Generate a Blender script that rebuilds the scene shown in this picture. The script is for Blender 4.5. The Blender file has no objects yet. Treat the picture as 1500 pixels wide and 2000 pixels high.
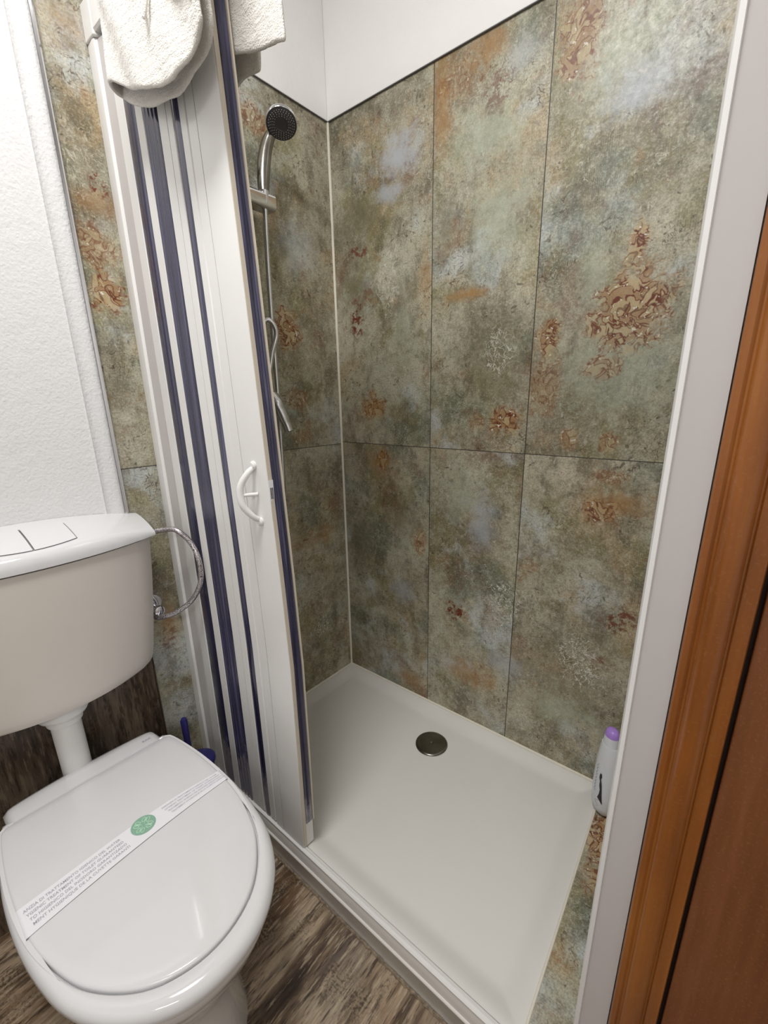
import bpy, bmesh, math, random
from mathutils import Vector, Matrix
random.seed(7)
Z0 = 0.115                      # floor is z = 0; the tray rim is at z = Z0
SC = bpy.context.scene
COL = SC.collection

# ------------------------------------------------------------------ camera
cam_d = bpy.data.cameras.new('camera'); cam = bpy.data.objects.new('camera', cam_d); COL.objects.link(cam)
R = Matrix(((0.7795096, -0.1645621, 0.6043874), (0.6262475, 0.2253408, -0.7463481), (-0.0133725, 0.9602816, 0.2787120)))
cam.matrix_world = Matrix.Translation((1.262752, -1.25, 1.17219 + Z0)) @ R.to_4x4()
cam_d.sensor_fit = 'VERTICAL'; cam_d.sensor_height = 24.0
cam_d.lens = 849.0 / 2000.0 * 24.0
cam_d.shift_x = -15 / 2000.0; cam_d.shift_y = 28 / 2000.0
cam_d.clip_start = 0.02
SC.camera = cam
# ------------------------------------------------------------------ world, lights, exposure
w = bpy.data.worlds.new('world'); SC.world = w; w.use_nodes = True
w.node_tree.nodes['Background'].inputs[0].default_value = (1, 1, 1, 1)
w.node_tree.nodes['Background'].inputs[1].default_value = 0.05
def area(name, loc, target, size, power, color=(1, 0.985, 0.97), shape='DISK', sy=None):
    l = bpy.data.lights.new(name, 'AREA'); l.shape = shape; l.size = size; l.energy = power; l.color = color
    if sy: l.size_y = sy
    o = bpy.data.objects.new(name, l); COL.objects.link(o); o.location = loc
    o.rotation_euler = (Vector(target) - Vector(loc)).to_track_quat('-Z', 'Y').to_euler()
    return o
area('ceiling_light', (0.72, -1.20, 2.68), (0.70, -1.15, 0), 0.46, 23)
area('fill_light', (1.75, -2.15, 1.95), (0.5, -0.6, 0.9), 0.60, 6, shape='RECTANGLE', sy=0.16)  # unseen fill light added behind the camera
SC.view_settings.view_transform = 'Standard'; SC.view_settings.look = 'None'
SC.view_settings.gamma = 1.0; SC.view_settings.exposure = -0.02
SC.view_settings.use_curve_mapping = False

# ------------------------------------------------------------------ node helpers
def srgb(h):
    h = h.lstrip('#'); c = [int(h[i:i + 2], 16) / 255 for i in (0, 2, 4)]
    return tuple([x / 12.92 if x <= 0.04045 else ((x + 0.055) / 1.055) ** 2.4 for x in c] + [1.0])
class NT:
    def __init__(s, name):
        s.m = bpy.data.materials.new(name); s.m.use_nodes = True; s.t = s.m.node_tree
        s.b = s.t.nodes['Principled BSDF']
        s.pos = s.t.nodes.new('ShaderNodeNewGeometry').outputs['Position']
    def put(s, sock, v):
        if isinstance(v, bpy.types.NodeSocket): s.t.links.new(v, sock)
        elif v is not None: sock.default_value = v
    def math(s, op, a, b=None, c=None, clamp=False):
        n = s.t.nodes.new('ShaderNodeMath'); n.operation = op; n.use_clamp = clamp
        s.put(n.inputs[0], a); s.put(n.inputs[1], b)
        if c is not None: s.put(n.inputs[2], c)
        return n.outputs[0]
    def vmath(s, op, a, b=None):
        n = s.t.nodes.new('ShaderNodeVectorMath'); n.operation = op
        s.put(n.inputs[0], a)
        if b is not None: s.put(n.inputs[1], b)
        return n.outputs['Value'] if op in ('LENGTH', 'DISTANCE', 'DOT_PRODUCT') else n.outputs[0]
    def sep(s, v):
        n = s.t.nodes.new('ShaderNodeSeparateXYZ'); s.put(n.inputs[0], v); return n.outputs
    def comb(s, x=0.0, y=0.0, z=0.0):
        n = s.t.nodes.new('ShaderNodeCombineXYZ'); s.put(n.inputs[0], x); s.put(n.inputs[1], y); s.put(n.inputs[2], z); return n.outputs[0]
    def noise(s, v, scale, detail=4, rough=0.55, dist=0.0, col=False):
        n = s.t.nodes.new('ShaderNodeTexNoise'); s.put(n.inputs['Vector'], v); n.inputs['Scale'].default_value = scale
        n.inputs['Detail'].default_value = detail; n.inputs['Roughness'].default_value = rough; n.inputs['Distortion'].default_value = dist
        return n.outputs[1 if col else 0]
    def vor(s, v, scale, feature='F1', out=0):
        n = s.t.nodes.new('ShaderNodeTexVoronoi'); n.feature = feature; s.put(n.inputs['Vector'], v); n.inputs['Scale'].default_value = scale
        return n.outputs[out]
    def ramp(s, f, stops, interp='LINEAR'):
        n = s.t.nodes.new('ShaderNodeValToRGB'); s.put(n.inputs[0], f); cr = n.color_ramp; cr.interpolation = interp
        while len(cr.elements) < len(stops): cr.elements.new(0.5)
        for e, (p, c) in zip(cr.elements, stops):
            e.position = p; e.color = srgb(c) if isinstance(c, str) else (c, c, c, 1)
        return n.outputs[0]
    def mix(s, f, a, b, mode='MIX'):
        n = s.t.nodes.new('ShaderNodeMix'); n.data_type = 'RGBA'; n.blend_type = mode
        s.put(n.inputs[0], f); s.put(n.inputs[6], srgb(a) if isinstance(a, str) else a); s.put(n.inputs[7], srgb(b) if isinstance(b, str) else b)
        return n.outputs[2]
    def step(s, v, lo, hi):         # smoothstep lo..hi
        n = s.t.nodes.new('ShaderNodeMapRange'); n.interpolation_type = 'SMOOTHSTEP'
        s.put(n.inputs[0], v); n.inputs[1].default_value = lo; n.inputs[2].default_value = hi
        return n.outputs[0]
    def bump(s, h, strength=0.3, dist=0.002):
        n = s.t.nodes.new('ShaderNodeBump'); n.inputs['Strength'].default_value = strength; n.inputs['Distance'].default_value = dist
        s.put(n.inputs['Height'], h); s.t.links.new(n.outputs[0], s.b.inputs['Normal'])
    def set(s, color=None, rough=None, metal=None, **kw):
        if color is not None: s.put(s.b.inputs['Base Color'], srgb(color) if isinstance(color, str) else color)
        if rough is not None: s.put(s.b.inputs['Roughness'], rough)
        if metal is not None: s.put(s.b.inputs['Metallic'], metal)
        for k, v in kw.items(): s.put(s.b.inputs[k.replace('_', ' ')], v)
        return s.m
def plain(name, color, rough=0.5, metal=0.0, var=0.04, nscale=20, **kw):
    n = NT(name); f = n.noise(n.pos, nscale, 3)
    c = n.mix(n.math('MULTIPLY', f, var * 2), color, '#000000')
    n.set(c, rough, metal, **kw); return n.m

# ------------------------------------------------------------------ materials
def tile_material(name, axis, joints, jv, marks, flat=False):
    n = NT(name); p = n.sep(n.pos); u = p[0 if axis == 'x' else 1]; v = p[0] if flat else n.math('SUBTRACT', p[2], Z0)
    uv = n.comb(u, v, 0.0)
    tid = n.math('GREATER_THAN', v, jv)
    for j in joints: tid = n.math('ADD', n.math('MULTIPLY', n.math('GREATER_THAN', u, j), 2.3), tid)
    q = n.comb(u, v, n.math('MULTIPLY', tid, 3.7 if axis == 'x' else 5.1))       # each tile its own print
    w1 = n.noise(q, 5.0, 3, 0.5, col=True)
    qd = n.vmath('ADD', q, n.vmath('MULTIPLY', n.vmath('SUBTRACT', w1, (0.5, 0.5, 0.5)), (0.10, 0.10, 0.0)))
    big = n.noise(qd, 3.6, 7, 0.60)
    c = n.ramp(big, [(0.26, '#736c59'), (0.40, '#8f8772'), (0.49, '#a39d88'), (0.57, '#b3b19c'), (0.70, '#c6bca4')])
    tan = n.noise(n.vmath('ADD', qd, (7.1, 3.3, 1.0)), 4.2, 6, 0.62)
    c = n.mix(n.math('MULTIPLY', n.step(tan, 0.50, 0.64), 0.62), c, '#b39a72')
    ol = n.noise(n.vmath('ADD', qd, (1.7, 9.3, 2.0)), 5.0, 6, 0.6)
    c = n.mix(n.math('MULTIPLY', n.step(ol, 0.50, 0.62), 0.70), c, '#827b50')
    bl = n.noise(n.vmath('ADD', qd, (4.2, 5.9, 6.0)), 3.4, 5, 0.62)
    c = n.mix(n.math('MULTIPLY', n.step(bl, 0.54, 0.66), 0.80), c, '#c3cacb')
    gr = n.noise(n.vmath('ADD', qd, (8.2, 0.9, 4.0)), 4.6, 5, 0.6)
    c = n.mix(n.math('MULTIPLY', n.step(gr, 0.52, 0.66), 0.7), c, '#66705f')
    dk = n.noise(n.vmath('ADD', qd, (2.2, 6.9, 9.0)), 4.5, 6, 0.65)
    c = n.mix(n.math('MULTIPLY', n.step(dk, 0.54, 0.68), 0.75), c, '#7b5a43')
    ru = n.noise(n.vmath('ADD', qd, (12.2, 3.9, 5.0)), 6.5, 7, 0.72)
    c = n.mix(n.math('MULTIPLY', n.step(ru, 0.58, 0.70), 0.6), c, '#9c6c3e')
    cl = n.noise(n.comb(n.math('MULTIPLY', u, 1.6), n.math('MULTIPLY', v, 0.8), n.math('MULTIPLY', tid, 2.1)), 8, 6, 0.68)
    c = n.mix(n.math('MULTIPLY', n.step(cl, 0.49, 0.36), 0.60), c, '#5a5340')
    c = n.mix(n.math('MULTIPLY', n.step(cl, 0.52, 0.66), 0.38), c, '#c3c3ae')
    # fine mottling, scratches, fabric weave
    fine = n.noise(n.vmath('MULTIPLY', q, (1.0, 0.8, 1.0)), 75, 5, 0.72)
    c = n.mix(n.math('MULTIPLY', n.step(fine, 0.52, 0.70), 0.45), c, '#d9d6c4')
    c = n.mix(n.math('MULTIPLY', n.step(fine, 0.49, 0.32), 0.42), c, '#564c38')
    mid = n.noise(q, 24, 5, 0.65)
    c = n.mix(n.math('MULTIPLY', n.step(mid, 0.52, 0.66), 0.35), c, '#b9b69f')
    c = n.mix(n.math('MULTIPLY', n.step(mid, 0.48, 0.34), 0.40), c, '#6b6448')
    weave = n.math('MULTIPLY', n.step(n.math('SINE', n.math('MULTIPLY', u, 1300.0)), 0.0, 1.0), n.step(n.noise(q, 7, 3), 0.52, 0.62))
    c = n.mix(n.math('MULTIPLY', weave, 0.22), c, '#c8bfa0')
    # worn carpet ornament: thin curling outlines, mostly where the tan shows
    wq = n.vmath('ADD', q, n.vmath('MULTIPLY', n.vmath('SUBTRACT', n.noise(q, 16, 2, 0.5, col=True), (0.5, 0.5, 0.5)), (0.07, 0.07, 0.0)))
    iso = n.noise(wq, 52, 1.5, 0.5)
    line = n.math('SUBTRACT', 1.0, n.step(n.math('ABSOLUTE', n.math('SUBTRACT', iso, 0.5)), 0.006, 0.022))
    iso2 = n.noise(n.vmath('ADD', wq, (3.3, 3.3, 0.0)), 62, 1.5, 0.5)
    line2 = n.math('SUBTRACT', 1.0, n.step(n.math('ABSOLUTE', n.math('SUBTRACT', iso2, 0.47)), 0.005, 0.02))
    wornA = n.step(n.noise(n.vmath('ADD', q, (5.0, 1.0, 0.0)), 9, 6, 0.75), 0.51, 0.60)
    wornB = n.step(n.noise(n.vmath('ADD', q, (0.0, 8.0, 0.0)), 8, 6, 0.75), 0.52, 0.62)
    c = n.mix(n.math('MULTIPLY', n.math('MULTIPLY', line, wornA), 0.75), c, '#46301f')
    c = n.mix(n.math('MULTIPLY', n.math('MULTIPLY', line2, wornB), 0.6), c, '#d6d3c2')
    # small dark ticks and dots of the worn pile
    vd = n.vor(wq, 62); vc = n.sep(n.vor(wq, 62, out=1))[0]
    tick = n.math('MULTIPLY', n.math('SUBTRACT', 1.0, n.step(vd, 0.16, 0.28)), n.math('GREATER_THAN', vc, 0.72))
    tz = n.step(n.noise(n.vmath('ADD', q, (9.0, 4.0, 0.0)), 5.5, 4, 0.7), 0.46, 0.56)
    c = n.mix(n.math('MULTIPLY', n.math('MULTIPLY', tick, tz), 0.7), c, '#40352a')
    grain = n.noise(q, 230, 3, 0.7)
    c = n.mix(n.math('MULTIPLY', n.step(grain, 0.52, 0.40), 0.30), c, '#4f4838')
    c = n.mix(n.math('MULTIPLY', n.step(grain, 0.53, 0.66), 0.25), c, '#dedac8')
    pv = n.vor(wq, 30); petal = n.math('SUBTRACT', 1.0, n.step(n.math('ABSOLUTE', n.math('SUBTRACT', pv, 0.34)), 0.02, 0.07))
    # placed motifs of the print
    edge = n.noise(n.vmath('ADD', q, (2.0, 2.0, 0.0)), 26, 6, 0.8)
    masks = {}
    for (mu, mv, ru, rv, kind, amt) in marks:
        d = n.vmath('LENGTH', n.vmath('MULTIPLY', n.vmath('SUBTRACT', uv, (mu, mv, 0.0)), (1 / ru, 1 / rv, 0.0)))
        d = n.math('ADD', d, n.math('MULTIPLY', n.math('SUBTRACT', edge, 0.5), 3.0))
        lo_, hi_ = (0.0, 1.5) if kind in ('blue', 'orange', 'olive', 'pale') else (0.5, 1.15)
        m = n.math('MULTIPLY', n.math('SUBTRACT', 1.0, n.step(d, lo_, hi_)), amt)
        masks[kind] = n.math('MAXIMUM', masks[kind], m) if kind in masks else m
    if 'olive' in masks: c = n.mix(n.math('MULTIPLY', masks['olive'], 0.8), c, n.mix(fine, '#555039', '#857e62'))
    if 'pale' in masks: c = n.mix(n.math('MULTIPLY', masks['pale'], 0.75), c, n.mix(fine, '#989e8a', '#c3cbba'))
    if 'blue' in masks: c = n.mix(masks['blue'], c, n.mix(n.math('MULTIPLY', fine, 0.5), '#bcc2cc', '#8d9388'))
    if 'orange' in masks: c = n.mix(n.math('MULTIPLY', masks['orange'], 0.8), c, n.mix(fine, '#93602c', '#b0905c'))
    if 'dark' in masks: c = n.mix(n.math('MULTIPLY', masks['dark'], n.step(n.noise(q, 50, 4, 0.7), 0.47, 0.56)), c, '#6a3520')
    if 'white' in masks: c = n.mix(n.math('MULTIPLY', masks['white'], n.math('MAXIMUM', line, line2)), c, '#d9d8cc')
    if 'motif' in masks:
        fill = n.mix(n.step(iso, 0.42, 0.60), '#a0713c', '#bda276')
        c = n.mix(n.math('MULTIPLY', masks['motif'], 0.7), c, fill)
        ln = n.math('SUBTRACT', 1.0, n.step(n.math('ABSOLUTE', n.math('SUBTRACT', iso, 0.5)), 0.016, 0.055))
        c = n.mix(n.math('MULTIPLY', n.math('MULTIPLY', masks['motif'], ln), n.step(n.noise(q, 30, 4, 0.7), 0.36, 0.46)), c, '#6a3018')
        c = n.mix(n.math('MULTIPLY', n.math('MULTIPLY', masks['motif'], petal), 0.7), c, '#5c2e1a')
        c = n.mix(n.math('MULTIPLY', masks['motif'], n.step(n.noise(q, 90, 2), 0.64, 0.68)), c, '#ddd8ca')
    # joints between the tiles
    jm = n.math('LESS_THAN', n.math('ABSOLUTE', n.math('SUBTRACT', v, jv)), 0.0011)
    for j in joints: jm = n.math('MAXIMUM', jm, n.math('LESS_THAN', n.math('ABSOLUTE', n.math('SUBTRACT', u, j)), 0.0013))
    c = n.mix(jm, c, '#35322b')
    n.set(c, 0.42)
    n.put(n.b.inputs['Roughness'], n.ramp(fine, [(0.3, 0.52), (0.7, 0.34)]))
    n.bump(n.math('SUBTRACT', n.math('ADD', fine, mid), n.math('MULTIPLY', jm, 2.0)), 0.22, 0.002)
    return n.m

MARKS_BACK = [(.13, 1.76, .10, .06, 'olive', 1), (.10, 1.55, .09, .12, 'olive', .9), (.64, 1.30, .11, .11, 'olive', .8), (.47, 1.66, .04, .09, 'olive', .8), (.08, .60, .07, .16, 'olive', .8), (.30, .75, .08, .10, 'olive', .6), (.95, .35, .14, .14, 'olive', .6), (.60, 1.84, .11, .08, 'pale', .9), (.64, 1.65, .10, .12, 'pale', .9), (.90, 1.88, .13, .08, 'pale', .8), (.97, 1.26, .13, .14, 'pale', .9), (.90, 1.45, .05, .08, 'pale', .8), (.32, 1.42, .06, .12, 'pale', .5), (.55, .85, .06, .10, 'pale', .6), (.92, .20, .15, .06, 'pale', .7),
    (1.00, 1.395, .085, .085, 'motif', 1), (.985, 1.34, .10, .07, 'motif', .9), (.995, 1.52, .022, .05, 'motif', 1), (.80, 1.33, .035, .05, 'motif', .9),
    (.80, 1.20, .05, .10, 'motif', .55), (.94, 1.245, .06, .035, 'motif', .7), (.554, 1.468, .07, .018, 'orange', 1), (.455, 1.98, .035, .14, 'orange', .9),
    (.585, 2.03, .06, .05, 'orange', 1), (.52, 1.99, .08, .05, 'motif', .45), (.62, 1.93, .05, .05, 'dark', .6), (.16, 1.14, .07, .055, 'orange', .8), (.17, 1.15, .06, .05, 'motif', .7),
    (.689, 1.11, .05, .05, 'motif', 1), (.60, 1.10, .03, .03, 'motif', .5), (.20, .955, .07, .05, 'orange', .9), (.21, .96, .04, .04, 'motif', .7), (1.02, .90, .10, .045, 'orange', .9), (.98, .87, .06, .04, 'motif', .8),
    (1.067, .573, .05, .05, 'dark', .9), (1.03, .42, .04, .03, 'dark', .8), (.543, .443, .06, .04, 'dark', 1), (.60, .20, .09, .06, 'orange', .75), (.33, .06, .07, .05, 'orange', .7), (.383, .665, .03, .06, 'motif', .7),
    (.12, 1.66, .06, .02, 'dark', .9), (.10, 1.45, .04, .07, 'dark', 1), (.16, 1.52, .03, .05, 'dark', .5), (.82, 1.95, .05, .10, 'motif', .8), (.40, 1.55, .02, .09, 'orange', .6), (.52, 1.62, .04, .03, 'orange', .3),
    (.301, 1.888, .08, .06, 'blue', .85), (.26, 1.80, .07, .03, 'blue', .7), (.95, 1.818, .07, .05, 'blue', .7), (.63, .78, .05, .10, 'blue', .6), (.74, .30, .08, .05, 'blue', .5), (.68, 1.98, .05, .04, 'blue', .5),
    (.25, 1.55, .05, .10, 'white', .7), (.72, .52, .08, .09, 'white', .9), (.98, .40, .08, .09, 'white', .9), (.66, 1.30, .06, .07, 'white', .8), (.30, .45, .06, .05, 'blue', .5), (1.0, .97, .05, .02, 'motif', .6), (.88, 1.06, .03, .03, 'motif', .7), (.98, 1.06, .03, .03, 'motif', .7)]
MARKS_LEFT = [(-.235, 1.40, .06, .075, 'motif', 1), (-.22, 1.27, .04, .03, 'dark', .7), (-.215, 1.18, .06, .04, 'motif', .6), (-.16, .27, .07, .06, 'white', .8), (-.17, 1.66, .08, .08, 'blue', .4), (-.30, 1.96, .05, .05, 'motif', .7),
    (-.765, 1.43, .05, .05, 'motif', 1), (-.78, 1.53, .05, .05, 'motif', .6), (-.745, 1.66, .03, .025, 'dark', 1), (-.77, 1.62, .05, .03, 'orange', .6), (-.76, .55, .03, .07, 'orange', .9), (-.765, .50, .03, .05, 'dark', .6), (-.76, 1.95, .06, .04, 'orange', .5),
    (-.20, 1.05, .05, .03, 'motif', .5), (-.11, .66, .03, .05, 'orange', .4)]
M = {}
M['tile_back'] = tile_material('patina_tile_back', 'x', [0.424, 0.759], 1.015, MARKS_BACK)
M['tile_left'] = tile_material('patina_tile_left', 'y', [-0.40], 1.008, MARKS_LEFT)
M['tile_ledge'] = tile_material('patina_tile_ledge', 'y', [], 5.0, [(-.18, 1.14, .10, .06, 'motif', 1), (-.30, 1.16, .05, .05, 'motif', .8)], True)

def wood_tile(name, vertical, joint_period, joint_off, dark=1.0):
    n = NT(name); p = n.sep(n.pos)
    a, b = (p[1], p[2]) if vertical else (p[0], p[1])           # across, along
    pid = n.math('FLOOR', n.math('DIVIDE', n.math('SUBTRACT', a, joint_off), joint_period))
    q = n.comb(a, n.math('MULTIPLY', b, 0.12), n.math('MULTIPLY', pid, 4.3))
    w1 = n.noise(n.comb(a, b, 0.0), 6, 3, col=True)
    q = n.vmath('ADD', q, n.vmath('MULTIPLY', w1, (0.009, 0.0, 0.0)))
    big = n.noise(q, 16, 5, 0.6)
    c = n.ramp(big, [(0.34, '#382a1f'), (0.42, '#5f4d3d'), (0.49, '#8a7761'), (0.56, '#b3a088'), (0.63, '#7a6b5b'), (0.74, '#4a3b2f')])
    tone = n.noise(n.comb(a, n.math('MULTIPLY', b, 0.4), 3.0), 5, 4, 0.6)
    c = n.mix(n.math('MULTIPLY', n.step(tone, 0.50, 0.66), 0.6), c, '#7d5f40')
    c = n.mix(n.math('MULTIPLY', n.step(tone, 0.50, 0.36), 0.5), c, '#766c63')
    drk = n.noise(n.comb(n.math('MULTIPLY', a, 1.0), n.math('MULTIPLY', b, 0.22), n.math('MULTIPLY', pid, 7.0)), 30, 5, 0.7)
    c = n.mix(n.math('MULTIPLY', n.step(drk, 0.53, 0.62), 0.75), c, '#33251a')
    fine = n.noise(n.vmath('MULTIPLY', q, (1, 0.9, 1)), 130, 4, 0.65)
    c = n.mix(n.math('MULTIPLY', n.step(fine, 0.53, 0.64), 0.6), c, '#c0b098')
    c = n.mix(n.math('MULTIPLY', n.step(fine, 0.46, 0.34), 0.8), c, '#2b1e15')
    saw = n.noise(n.comb(n.math('MULTIPLY', a, 1.0), n.math('MULTIPLY', b, 1.2), 1.0), 160, 3, 0.6)
    sm = n.step(n.noise(n.comb(a, n.math('MULTIPLY', b, 0.5), 8.0), 8, 2), 0.52, 0.62)
    c = n.mix(n.math('MULTIPLY', n.math('MULTIPLY', n.step(saw, 0.45, 0.62), sm), 0.5), c, '#98896f')
    c = n.mix(n.math('MULTIPLY', n.math('MULTIPLY', n.step(saw, 0.50, 0.38), sm), 0.6), c, '#332519')
    if dark < 1: c = n.mix(1 - dark, c, '#1d130c')  # shade mixed into the wood colour
    fr = n.math('FRACT', n.math('DIVIDE', n.math('SUBTRACT', a, joint_off), joint_period))
    d = n.math('MULTIPLY', n.math('MINIMUM', fr, n.math('SUBTRACT', 1.0, fr)), joint_period)
    jm = n.math('LESS_THAN', d, 0.0014)
    c = n.mix(jm, c, '#8a7a66' if not vertical else '#2a211a')
    n.set(c, 0.42); n.bump(n.math('ADD', fine, n.math('MULTIPLY', big, 1.5)), 0.35, 0.003)
    return n.m
M['wood_floor'] = wood_tile('wood_look_floor', False, 0.342, -0.133)
M['wood_wall'] = wood_tile('wood_look_wall_shaded', True, 0.20, -0.82 - 0.20 * 5 - 0.005, 0.42)  # same wood as the floor, shade under the cistern painted into its colour

def plaster(name, col, scale, strength):
    n = NT(name); h = n.noise(n.pos, scale, 5, 0.6); h2 = n.noise(n.pos, scale * 0.25, 3)
    n.set(n.mix(n.math('MULTIPLY', h2, 0.06), col, '#9c9890'), 0.75)
    n.bump(n.math('ADD', h, h2), strength, 0.004); return n.m
M['plaster'] = plaster('white_wall_paint', '#f0efed', 60, 0.15)
M['rough_plaster'] = plaster('white_rough_plaster', '#e2e2e2', 150, 0.38)
M['ceramic'] = plain('white_ceramic', '#dcdad8', 0.07, 0, 0.01, Coat_Weight=0.4, Coat_Roughness=0.03)
M['seat'] = plain('white_toilet_plastic', '#dcdcdd', 0.10, 0, 0.01, Coat_Weight=0.3, Coat_Roughness=0.04)
M['cistern'] = plain('white_cistern_plastic', '#d3cdc6', 0.28, 0, 0.02)
M['acrylic'] = plain('white_tray_acrylic', '#e6e4df', 0.22, 0, 0.02, 6)
M['pvc'] = plain('white_pvc', '#e6e5e3', 0.30, 0, 0.02)
M['pvc_grey'] = plain('greyish_pvc', '#c4c0be', 0.40, 0, 0.02)
M['pvc_beige'] = plain('aged_beige_pvc', '#cdc3b3', 0.45, 0, 0.04)
M['groove'] = plain('dark_groove', '#6d6b6a', 0.7, 0, 0.1)
M['silicone'] = plain('white_silicone', '#efeadb', 0.5, 0, 0.06, 60)
M['dirty_silicone'] = plain('dirty_grout_bead', '#b3a087', 0.7, 0, 0.5, 130)
M['black'] = plain('black_print', '#141214', 0.5, 0, 0)
M['grey_print'] = plain('grey_print', '#a9a8b4', 0.6, 0, 0)
M['chrome'] = plain('chrome', '#d8d8da', 0.10, 1.0, 0.03)
M['chrome_dark'] = plain('dark_steel', '#a09c94', 0.22, 1.0, 0.3, 30)
M['head_face'] = plain('dark_grey_plastic', '#4b4a4c', 0.35, 0.2)
M['nozzle'] = plain('pale_rubber', '#b9b3b1', 0.5)
M['navy'] = plain('navy_plastic', '#2a2766', 0.30, 0, 0.1)
M['lilac'] = plain('lilac_plastic', '#b18be0', 0.28, 0, 0.03)
M['paper'] = plain('white_paper', '#ececf0', 0.7, 0, 0.02)
M['green'] = plain('green_print', '#8db59f', 0.7, 0, 0.05)
M['light_green'] = plain('light_green_print', '#c2e8cd', 0.7, 0, 0.03)
M['bottle'] = plain('white_bottle_plastic', '#dfe2e6', 0.25, 0, 0.02)
def gasket():
    n = NT('blue_flexible_pvc'); p = n.sep(n.pos)
    rib = n.noise(n.comb(n.math('MULTIPLY', p[0], 1.0), n.math('MULTIPLY', p[1], 1.0), n.math('MULTIPLY', p[2], 0.01)), 120, 2)
    c = n.ramp(rib, [(0.35, '#1d1c35'), (0.52, '#34334f'), (0.70, '#55536f')])
    lime = n.noise(n.comb(p[0], p[1], n.math('MULTIPLY', p[2], 0.25)), 90, 4, 0.7)      # limescale at the foot
    k = n.step(n.math('ADD', n.math('SUBTRACT', p[2], Z0), n.math('MULTIPLY', n.math('SUBTRACT', lime, 0.5), 0.25)), 0.20, 0.09)
    c = n.mix(n.math('MULTIPLY', k, 0.75), c, '#9a98a0')
    n.set(c, 0.22, Coat_Weight=0.5, Coat_Roughness=0.1); return n.m
M['blue'] = gasket()
def towel_mat():
    n = NT('off_white_terry'); h = n.noise(n.pos, 420, 2, 0.6); h2 = n.noise(n.vmath('MULTIPLY', n.pos, (1, 1, 2.5)), 45, 3, 0.6)
    n.set(n.mix(h, '#cdc8bf', '#ebe8e2'), 0.95, Sheen_Weight=0.4)
    n.bump(n.math('ADD', h, n.math('MULTIPLY', h2, 1.6)), 0.7, 0.003); return n.m
M['towel'] = towel_mat()
def door_wood(name, stops, rough, sc=1.0):
    n = NT(name); p = n.sep(n.pos)
    g = n.noise(n.comb(p[0], p[1], n.math('MULTIPLY', p[2], 0.06)), 60 * sc, 5, 0.6)
    b = n.noise(n.comb(p[0], p[1], n.math('MULTIPLY', p[2], 0.35)), 7, 3)
    c = n.ramp(n.math('ADD', n.math('MULTIPLY', g, 0.5), n.math('MULTIPLY', b, 0.5)), stops)
    sp = n.noise(n.pos, 300, 2); c = n.mix(n.math('MULTIPLY', n.step(sp, 0.55, 0.7), 0.25), c, '#9a6a44')
    n.set(c, rough, Coat_Weight=0.25 if rough < .4 else 0.0); n.bump(g, 0.08, 0.002); return n.m
M['casing'] = door_wood('varnished_orange_wood', [(0.3, '#643610'), (0.5, '#884d18'), (0.7, '#a06323')], 0.32)
M['door'] = door_wood('brown_veneer', [(0.3, '#633713'), (0.5, '#74431f'), (0.7, '#845031')], 0.55, 1.5)
M['door_dark'] = plain('dark_shadow_gap_wood', '#2a1608', 0.8)
def braid():
    n = NT('braided_steel'); v = n.noise(n.pos, 420, 2, 0.5)
    n.set(n.ramp(v, [(0.38, '#4d4a50'), (0.46, '#b5b0b2'), (0.62, '#dcd6d8')]), 0.35, 0.8); return n.m
M['braid'] = braid()

# ------------------------------------------------------------------ mesh helpers
def link(name, bm, mat, parent=None, smooth=False, base=None, bevel=None, subsurf=0, sharp=35):
    """bm in tray coordinates (z = 0 at the tray rim); the object origin goes to the parent's base."""
    b = Vector(parent['_b']) if parent is not None and '_b' in parent else Vector(base or (0, 0, 0))
    bmesh.ops.recalc_face_normals(bm, faces=bm.faces)
    bmesh.ops.translate(bm, verts=bm.verts, vec=-b)
    me = bpy.data.meshes.new(name); bm.to_mesh(me); bm.free()
    o = bpy.data.objects.new(name, me); COL.objects.link(o)
    for m in (mat if isinstance(mat, (list, tuple)) else [mat]): me.materials.append(M[m] if isinstance(m, str) else m)
    if parent is not None: o.parent = parent
    else: o.location = b + Vector((0, 0, Z0))
    o['_b'] = tuple(b)
    if smooth:
        for p in me.polygons: p.use_smooth = True
        me.set_sharp_from_angle(angle=math.radians(sharp))
    if bevel:
        md = o.modifiers.new('bevel', 'BEVEL'); md.width = bevel; md.segments = 3; md.limit_method = 'ANGLE'; md.angle_limit = math.radians(40)
    if subsurf:
        md = o.modifiers.new('sub', 'SUBSURF'); md.levels = md.render_levels = subsurf
    return o
def thing(name, label, cat, base, group=None):
    o = bpy.data.objects.new(name, None); COL.objects.link(o); o.location = Vector(base) + Vector((0, 0, Z0))
    o.empty_display_size = 0.05; o['_b'] = tuple(base); o['label'] = label; o['category'] = cat
    if group: o['group'] = group
    return o
def tag(o, label, cat, group=None):
    o['label'] = label; o['category'] = cat
    if group: o['group'] = group
    return o
def struct(o, label=None):
    o['kind'] = 'structure'
    if label: o['label'] = label
    return o
def box(bm, x0, x1, y0, y1, z0, z1):
    v = [bm.verts.new((x, y, z)) for z in (z0, z1) for y in (y0, y1) for x in (x0, x1)]
    for f in ((0, 2, 3, 1), (4, 5, 7, 6), (0, 1, 5, 4), (2, 6, 7, 3), (0, 4, 6, 2), (1, 3, 7, 5)): bm.faces.new([v[i] for i in f])
    return bm
def B(*a): return box(bmesh.new(), *a)
def loft(bm, rings, cap0=True, cap1=True, closed=True):
    vr = [[bm.verts.new(p) for p in r] for r in rings]
    n = len(vr[0])
    for a, b in zip(vr, vr[1:]):
        for i in range(n if closed else n - 1):
            j = (i + 1) % n; bm.faces.new((a[i], a[j], b[j], b[i]))
    if closed and cap0: bm.faces.new(list(reversed(vr[0])))
    if closed and cap1: bm.faces.new(vr[-1])
    return bm
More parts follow.
